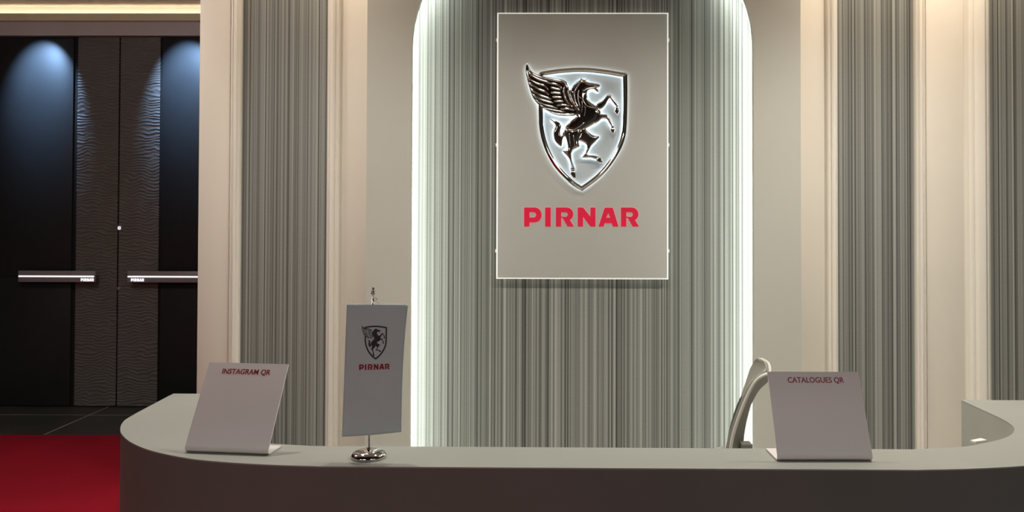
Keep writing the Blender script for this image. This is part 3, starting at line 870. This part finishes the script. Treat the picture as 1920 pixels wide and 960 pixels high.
# shield frame: ridged ring
bm = bmesh.new()
so = densify(shield_outer, 4)
rings = [(so, 0.0), (so, 2.2), (offset_loop(so, 1.6), 2.6), (offset_loop(so, 4.2), 4.6), (offset_loop(so, 6.6), 2.4), (offset_loop(so, 8.0), 2.0), (offset_loop(so, 8.0), 0.0)]
rv = [[bm.verts.new(pl_front(u, v, h)) for u, v in L] for L, h in rings]
for a, b in zip(rv, rv[1:] + rv[:1]):
    for i in range(len(so)):
        j = (i + 1) % len(so)
        bm.faces.new((a[i], a[j], b[j], b[i]))
obj('shield_frame', bm, M['chrome_dark'], sign, angle=math.radians(28))['label'] = 'chrome shield outline with a ridge'
bm = bmesh.new()
flat(bm, [offset_loop(so, 4.0)], 12, placer(Y_SIGN - 0.0031), thick=0.35, grid=False)
obj('shield_field', bm, M['shield_field'], sign)['label'] = 'pale bluish lit field inside the shield'
# horse
pl_h = placer(Y_SIGN - 0.003 - off - 0.002)
bm = bmesh.new()
for L, hgt, wd in BODY_PARTS:
    relief(bm, [smooth_loop(L, 3)], 1.1, pl_h, 2.2, hgt, wd)
horse = obj('horse_relief', bm, M['chrome_dark'], sign, smooth=True)
horse['label'] = 'rearing chrome horse'
horse.data.set_sharp_from_angle(angle=math.radians(70))
for L in HOOVES:
    bm = bmesh.new(); relief(bm, [L], 1.0, pl_h, 2.6, 2.6, 3.5)
    obj('hoof', bm, M['chrome_dark'], horse, angle=math.radians(60))
for c, w0, w1 in MANE:
    bm = bmesh.new(); relief(bm, [[A_(*p) for p in strip(c, w0, w1)]], 0.9, placer(Y_SIGN - 0.003 - off - 0.010), 1.2, 2.2, 2.4)
    obj('mane_strand', bm, M['chrome_dark'], horse, angle=math.radians(70))
# carved muscle lines of the horse, as raised ridges
for c, w in [([A_(840, 575), A_(890, 610), A_(940, 690), A_(1000, 720), A_(1060, 735), A_(1120, 790)], 2.2), ([A_(880, 470), A_(915, 495), A_(960, 470), A_(1050, 450), A_(1110, 440)], 1.8),
             ([B_(600, 120), B_(680, 135), B_(760, 95), B_(830, 40)], 2.4), ([B_(640, 170), B_(650, 240), B_(660, 330)], 1.8), ([B_(690, 190), B_(700, 260), B_(706, 330)], 2.2),
             ([B_(835, 130), B_(880, 190), B_(940, 228), B_(1000, 214)], 2.0), ([A_(890, 640), A_(895, 720), A_(888, 790)], 1.8), ([A_(930, 700), A_(935, 780), A_(925, 850)], 1.8)]:
    bm = bmesh.new(); relief(bm, [strip(c, w, w)], 0.6, placer(Y_SIGN - 0.003 - off - 0.0128), 1.3, 1.4, 1.0)
    obj('muscle_ridge', bm, M['chrome_dark'], horse, smooth=True)
# wing and feathers
bm = bmesh.new(); relief(bm, [smooth_loop(WING, 3)], 1.4, placer(Y_SIGN - 0.003 - off - 0.003), 2.4, 1.0, 4)
wing = obj('wing_relief', bm, M['chrome_dark'], sign, smooth=True); wing['label'] = 'chrome feathered wing'
wing.data.set_sharp_from_angle(angle=math.radians(50))
for c, w0, w1 in FEATHERS:
    bm = bmesh.new(); relief(bm, [[A_(*p) for p in strip(c, w0, w1, 0.4)]], 0.8, placer(Y_SIGN - 0.003 - off - 0.0115), 0.6, 2.6, 2.3)
    obj('feather', bm, M['chrome_dark'], wing, angle=math.radians(70))
# light source on the back of the emblem (halo)
bm = bmesh.new()
pb = placer(Y_SIGN - 0.0085)
hring = [(offset_loop(so, 1.5), 0.0), (offset_loop(so, 1.5), 1.2), (offset_loop(so, 6.5), 1.2), (offset_loop(so, 6.5), 0.0)]
rv = [[bm.verts.new(pb(u, v, h)) for u, v in L] for L, h in hring]
for a, b in zip(rv, rv[1:] + rv[:1]):
    for i in range(len(so)):
        j = (i + 1) % len(so); bm.faces.new((a[i], a[j], b[j], b[i]))
for L in (TORSO, FORE_FAR, FORE_NEAR, HIND_FAR, HIND_NEAR, TAIL):
    flat(bm, [offset_loop(smooth_loop(L, 3), 0.9)], 3, pb, thick=1.2, grid=False)
flat(bm, [offset_loop(smooth_loop(WING, 3), 1.5)], 3, pb, thick=1.2, grid=False)
obj('halo_light', bm, M['halo'], sign)['label'] = 'white light behind the chrome emblem'
# lettering
def lp(y0):
    g = placer(y0)
    return lambda u, v, h: g(970 + u / 8.0, 370 + v / 8.0, h)
for L in LETTERS:
    bm = bmesh.new(); flat(bm, [L[0]], 300, lp(Y_SIGN - 0.003), thick=1.0, grid=False) if len(L) == 1 else flat(bm, L, 300, lp(Y_SIGN - 0.003), thick=1.0, grid=False)
    lo = obj('letter', bm, M['letter'], sign)
    eo = [offset_loop(L[0], -5.5)] + [offset_loop(q, 5.0) for q in L[1:]]
    bm = bmesh.new(); flat(bm, eo, 300, lp(Y_SIGN - 0.003), thick=0.4, grid=False)
    obj('letter_rim', bm, M['letter_edge'], lo)

# ------------------------------------------------------------------ table flag
base = atZ(691.5, 857, Z_TOP)
fl = empty('table_flag', (base.x, base.y, Z_TOP))
tag(fl, 'small grey table flag with a dark crest on a chrome base, standing on the desk', 'flag')
bm = bmesh.new()
rb = 33 / FPX * base.y
lathe(bm, (base.x, base.y, Z_TOP + 0.0003), [(0.0, 0.0), (rb * 0.97, 0.0), (rb, 0.003), (rb * 0.98, 0.006), (rb * 0.90, 0.010), (rb * 0.72, 0.0135), (rb * 0.45, 0.0158), (rb * 0.2, 0.0168), (0.005, 0.0172), (0.004, 0.023), (0.0, 0.023)], 40)
obj('base', bm, M['chrome'], fl, smooth=True).data.set_sharp_from_angle(angle=math.radians(50))
top = atY(699.5, 556, base.y)
bm = bmesh.new(); tube(bm, [(base.x, base.y, Z_TOP + 0.018), (top.x, base.y, top.z)], 0.0022, 10)
obj('pole', bm, M['chrome'], fl, smooth=True)
bm = bmesh.new()
f0, f1 = atY(699.5, 558, base.y), atY(700, 538.5, base.y)
tube(bm, [f0, f0.lerp(f1, 0.25), f0.lerp(f1, 0.3), f0.lerp(f1, 0.45), f0.lerp(f1, 0.5), f0.lerp(f1, 0.6), f0.lerp(f1, 0.65), f0.lerp(f1, 0.8), f0.lerp(f1, 0.9), f1],
     [0.002, 0.002, 0.0045, 0.0045, 0.002, 0.0045, 0.002, 0.002, 0.003, 0.0015], 12)
for fz, ln in ((0.35, 0.0055), (0.5, 0.0045), (0.6, 0.0055), (0.75, 0.004)):
    c = f0.lerp(f1, fz)
    for k in range(6):
        a = k * math.pi / 3 + fz * 5
        tube(bm, [c, c + Vector((math.cos(a) * ln, math.sin(a) * ln, 0.0015))], [0.0009, 0.0005], 5)
obj('finial', bm, M['chrome_dark'], fl, smooth=True)
YF = base.y - 0.008
hk = [atY(x, y, YF + 0.004) for x, y in ((699.8, 566), (701, 561), (704, 558.5), (706.5, 560), (706, 563), (703.5, 563.5))]
bm = bmesh.new(); tube(bm, [Vector((hk[0].x, base.y, hk[0].z))] + hk, 0.0007, 6)
obj('hook', bm, M['chrome'], fl)
bm = bmesh.new()
cordp = [atY(x, y, YF) for x, y in ((650.5, 573), (652, 570.6), (670, 570.2), (694, 569.6), (699.5, 566.5), (704.5, 563), (709, 566.5), (714, 569.8), (740, 570.3), (763, 571.2), (765, 574))]
tube(bm, cordp, 0.0011, 6)
obj('cord', bm, M['flag_hem'], fl, smooth=True)
# cloth
def cloth(u, v):
    """u 0..1 across, v 0..1 down"""
    x = (1 - v) * ((1 - u) * 650.2 + u * 765.2) + v * ((1 - u) * 641.3 + u * 752.5)
    if u > 0.5: x -= 4.2 * math.sin(math.pi * min(1, v * 1.0)) ** 0.8 * (u - 0.5) * 2 * (1 - 0.35 * v)
    y = (1 - v) * ((1 - u) * 571.4 + u * 572.2) + v * ((1 - u) * 819.0 + u * 810.0)
    y += 1.2 * math.sin(math.pi * u) * (v - 0.2)
    d = 0.004 * math.sin(2.6 * u + 1.2 * v) + 0.006 * (u - 0.5) * (0.5 + v) + 0.0035 * math.cos(4.5 * u) * v
    return atY(x, y, YF - 0.012 + d)
NU, NV = 28, 48
vs, fs = [], []
for side in (0, 1):
    for j in range(NV + 1):
        for i in range(NU + 1):
            p = cloth(i / NU, j / NV); vs.append((p.x, p.y + side * 0.0008, p.z))
o2 = (NU + 1) * (NV + 1)
for j in range(NV):
    for i in range(NU):
        k = j * (NU + 1) + i
        fs.append((k, k + 1, k + NU + 2, k + NU + 1)); fs.append((o2 + k, o2 + k + NU + 1, o2 + k + NU + 2, o2 + k + 1))
for i in range(NU):
    fs.append((i, o2 + i, o2 + i + 1, i + 1)); k = NV * (NU + 1) + i; fs.append((k, k + 1, o2 + k + 1, o2 + k))
for j in range(NV):
    k = j * (NU + 1); fs.append((k, k + NU + 1, o2 + k + NU + 1, o2 + k)); k += NU; fs.append((k, o2 + k, o2 + k + NU + 1, k + NU + 1))
me = bpy.data.meshes.new('flag_cloth'); me.from_pydata(vs, [], fs)
cl = link('flag_cloth', me, M['flag'], fl, smooth=True)
# print on the cloth: drawing px -> flag (u, v)
def flag_uv(px, py):
    """px of the photo on the flag -> cloth parameters (bilinear inverse by iteration)"""
    u, v = 0.5, 0.5
    for _ in range(12):
        xl = (1 - v) * 650.2 + v * 641.3; xr = (1 - v) * 765.2 + v * 752.5
        u = (px - xl) / (xr - xl)
        yt = (1 - u) * 571.4 + u * 572.2; yb = (1 - u) * 819.0 + u * 810.0
        v = (py - yt) / (yb - yt)
    return u, v
def flag_pt(px, py, lift):
    p = cloth(*flag_uv(px, py)); return Vector((p.x, p.y - lift, p.z))
def crest_place(lift):
    def f(u, v, h):    # wall emblem px -> flag px
        x = 684.2 + (u - 1012) * (726.5 - 684.2) / (1175 - 1012)
        y = 610.5 + (v - 129) * (673.5 - 610.5) / (357 - 129) - 0.00 * (x - 684)
        return flag_pt(x, y, lift)
    return f
bm = bmesh.new()
cpz = crest_place(0.0006)
a, b = so, offset_loop(so, 10)
va = [bm.verts.new(cpz(u, v, 0)) for u, v in a]; vb = [bm.verts.new(cpz(u, v, 0)) for u, v in b]
for i in range(len(a)):
    j = (i + 1) % len(a); bm.faces.new((va[i], va[j], vb[j], vb[i]))
cpz2 = crest_place(0.0008)
for L in (TORSO, FORE_FAR, FORE_NEAR, HIND_FAR, HIND_NEAR, TAIL): flat(bm, [smooth_loop(L, 2)], 5, cpz2)
flat_faces = len(bm.faces)
flat(bm, [offset_loop(smooth_loop(WING, 2), 1.0)], 6, crest_place(0.00072))
bm.faces.ensure_lookup_table()
for f in bm.faces[flat_faces:]: f.material_index = 1
cpz3 = crest_place(0.0009)
for c, w0, w1 in FEATHERS: flat(bm, [[A_(*p) for p in strip(c, w0 * 1.0, w1 * 1.0, 0.4)]], 5, cpz3, grid=False)
for L in HOOVES: flat(bm, [L], 5, cpz2, grid=False)
pc = obj('printed_crest', bm, M['print_dark'], cl); pc['label'] = 'charcoal winged horse crest print'
pc.data.materials.append(M['flag'])
bm = bmesh.new()
for L in LETTERS:
    flat(bm, L, 60, lambda u, v, h: flag_pt(673.5 + (u - 103) * (732.5 - 673.5) / 1722, 683.0 + (v - 152) * 10.6 / 285 - (u - 103) / 1722 * 1.6, 0.0007), grid=False)
obj('printed_word', bm, M['print_red'], cl)['label'] = 'dark red word print'

# ------------------------------------------------------------------ chair behind the desk
YC = 2.95
ch_floor = atY(1375, 838, YC)
def cpt(px, py, dy): return atY(px, py, YC + dy)
chair = empty('shell_chair', (ch_floor.x - 0.15, YC + 0.18, 0.0085))
tag(chair, 'taupe plastic shell chair with pale rim, behind the desk by the CATALOGUES QR stand', 'chair')
def band(name, near, far, m, thick, parent):
    """curved shell between a near rim and a far rim polyline, with a pale rim"""
    NN = 36; MM = 10
    near = smooth_loop(near, 8, False); far = smooth_loop(far, 8, False)
    def samp(c, t):
        k = t * (len(c) - 1); i = min(int(k), len(c) - 2); f = k - i
        return Vector(c[i]).lerp(Vector(c[i + 1]), f)
    bm = bmesh.new(); g = []
    for side in (0, 1):
        rows = []
        for j in range(NN + 1):
            a, b = samp(near, j / NN), samp(far, j / NN)
            row = []
            for i in range(MM + 1):
                s = i / MM; p = a.lerp(b, s)
                bulge = 0.010 * math.sin(math.pi * s) * min(1, (a - b).length / 0.3)
                row.append(bm.verts.new((p.x + bulge + side * thick, p.y, p.z)))
            rows.append(row)
        g.append(rows)
    A, B = g
    for R in g:
        for j in range(NN):
            for i in range(MM):
                bm.faces.new((R[j][i], R[j][i + 1], R[j + 1][i + 1], R[j + 1][i]))
    for j in range(NN):
        for i in (0, MM): bm.faces.new((A[j][i], A[j + 1][i], B[j + 1][i], B[j][i]))
    for i in range(MM):
        for j in (0, NN): bm.faces.new((A[j][i], A[j][i + 1], B[j][i + 1], B[j][i]))
    o = obj(name, bm, m, parent, smooth=True); o.data.set_sharp_from_angle(angle=math.radians(45))
    return o, [samp(near, j / NN) for j in range(NN + 1)]
def zc(x, y): return (1350 + x / 5.05, 660 + y / 5.05)
def rimp(pts, dys): return [tuple(cpt(*zc(*p), d)) for p, d in zip(pts, dys)]
n1 = rimp([(348, 64), (405, 88), (432, 140), (412, 182), (350, 226), (300, 256), (255, 310), (205, 410), (150, 530), (105, 680), (85, 800), (72, 960)], [.20, .10, .03, 0, 0, 0, 0, 0, 0, 0, 0, 0])
f1 = rimp([(346, 64), (325, 84), (300, 125), (280, 170), (258, 235), (240, 290), (208, 385), (172, 490), (130, 620), (98, 725), (74, 812), (40, 960)], [.22, .30, .36, .38, .38, .38, .38, .38, .36, .34, .34, .34])
sh1, nr1 = band('inner_shell', n1, f1, M['chair'], 0.006, chair)
bm = bmesh.new(); tube(bm, [p + Vector((0.008, -0.004, 0)) for p in nr1[:-1]], 0.0055, 10)
obj('inner_rim', bm, M['chair_rim_lit'], chair, smooth=True)
# outer shell: near face seen from the side
n2 = rimp([(392, 64), (450, 100), (468, 150), (462, 195), (400, 222), (345, 262), (300, 325), (250, 425), (195, 560), (145, 700), (112, 820), (90, 960)], [.18, .06, 0, -.03, -.05, -.05, -.05, -.05, -.05, -.05, -.05, -.05])
bk2 = rimp([(396, 66), (458, 105), (474, 160), (470, 250), (440, 296), (380, 352), (330, 430), (285, 530), (252, 660), (232, 770), (225, 850), (222, 960)], [.18, .08, .04, .02, .0, .0, .0, .0, .0, .0, .0, .0])
def thick_side(name, a, b, m, depth, parent):
    a = smooth_loop(a, 5, False); b = smooth_loop(b, 5, False)
    bm = bmesh.new(); n = len(a)
    fr = [[bm.verts.new(p) for p in L] for L in (a, b)]
    bk = [[bm.verts.new((p[0] - 0.01, p[1] + depth, p[2])) for p in L] for L in (a, b)]
    for i in range(n - 1):
        bm.faces.new((fr[0][i], fr[0][i + 1], fr[1][i + 1], fr[1][i])); bm.faces.new((bk[0][i], bk[1][i], bk[1][i + 1], bk[0][i + 1]))
        bm.faces.new((fr[0][i], bk[0][i], bk[0][i + 1], fr[0][i + 1])); bm.faces.new((fr[1][i], fr[1][i + 1], bk[1][i + 1], bk[1][i]))
    bm.faces.new((fr[0][0], fr[1][0], bk[1][0], bk[0][0])); bm.faces.new((fr[0][-1], bk[0][-1], bk[1][-1], fr[1][-1]))
    o = obj(name, bm, m, parent, angle=math.radians(40)); return o
thick_side('outer_shell', n2, bk2, M['chair_shade'], 0.015, chair)
bm = bmesh.new(); tube(bm, [Vector(p) + Vector((0, -0.006, 0)) for p in smooth_loop(n2, 5, False)], 0.0055, 8)
obj('outer_rim', bm, M['chair_rim_lit'], chair, smooth=True)
bm = bmesh.new(); tube(bm, [Vector(p) for p in smooth_loop(rimp([(445, 180), (390, 212), (335, 246), (287, 300), (238, 395), (180, 520), (128, 680), (100, 810), (84, 960)], [-0.012] * 9), 5, False)], [0.004] * 22 + [0.010] * 19, 8)
obj('shell_gap_shade', bm, M['gap'], chair, smooth=True)['label'] = 'dark tube put in as the shade between the two shells'
c = cpt(*zc(243, 893), -0.03)
bm = bmesh.new(); box(bm, c.x - 0.02, c.x + 0.022, YC - 0.045, YC + 0.0, c.z - 0.015, c.z + 0.012, bevel=0.004)
obj('back_bracket', bm, M['chair_shade'], chair)
# seat and legs (behind the desk)
sxr = Vector(n1[-1]).x; sz = Vector(n1[-1]).z
bm = bmesh.new(); tube(bm, [Vector(n1[-1]) + Vector((0.03, 0.17, -0.05)), (sxr - 0.02, YC + 0.17, 0.50), (sxr - 0.06, YC + 0.17, 0.405)], 0.03, 10)
obj('back_support', bm, M['chair'], chair, smooth=True)
bm = bmesh.new(); box(bm, sxr - 0.48, sxr - 0.03, YC - 0.05, YC + 0.39, 0.38, 0.42, bevel=0.018)
obj('seat', bm, M['chair'], chair, angle=0.6)
for sx, sy in ((-0.46, -0.03), (-0.46, 0.37), (-0.05, -0.03), (-0.05, 0.37)):
    bm = bmesh.new(); tube(bm, [(sxr + sx, YC + sy, 0.382), (sxr + sx * 1.05 + 0.01, YC + sy, 0.0085)], [0.014, 0.011], 10)
    obj('leg', bm, M['chrome'], chair, smooth=True)
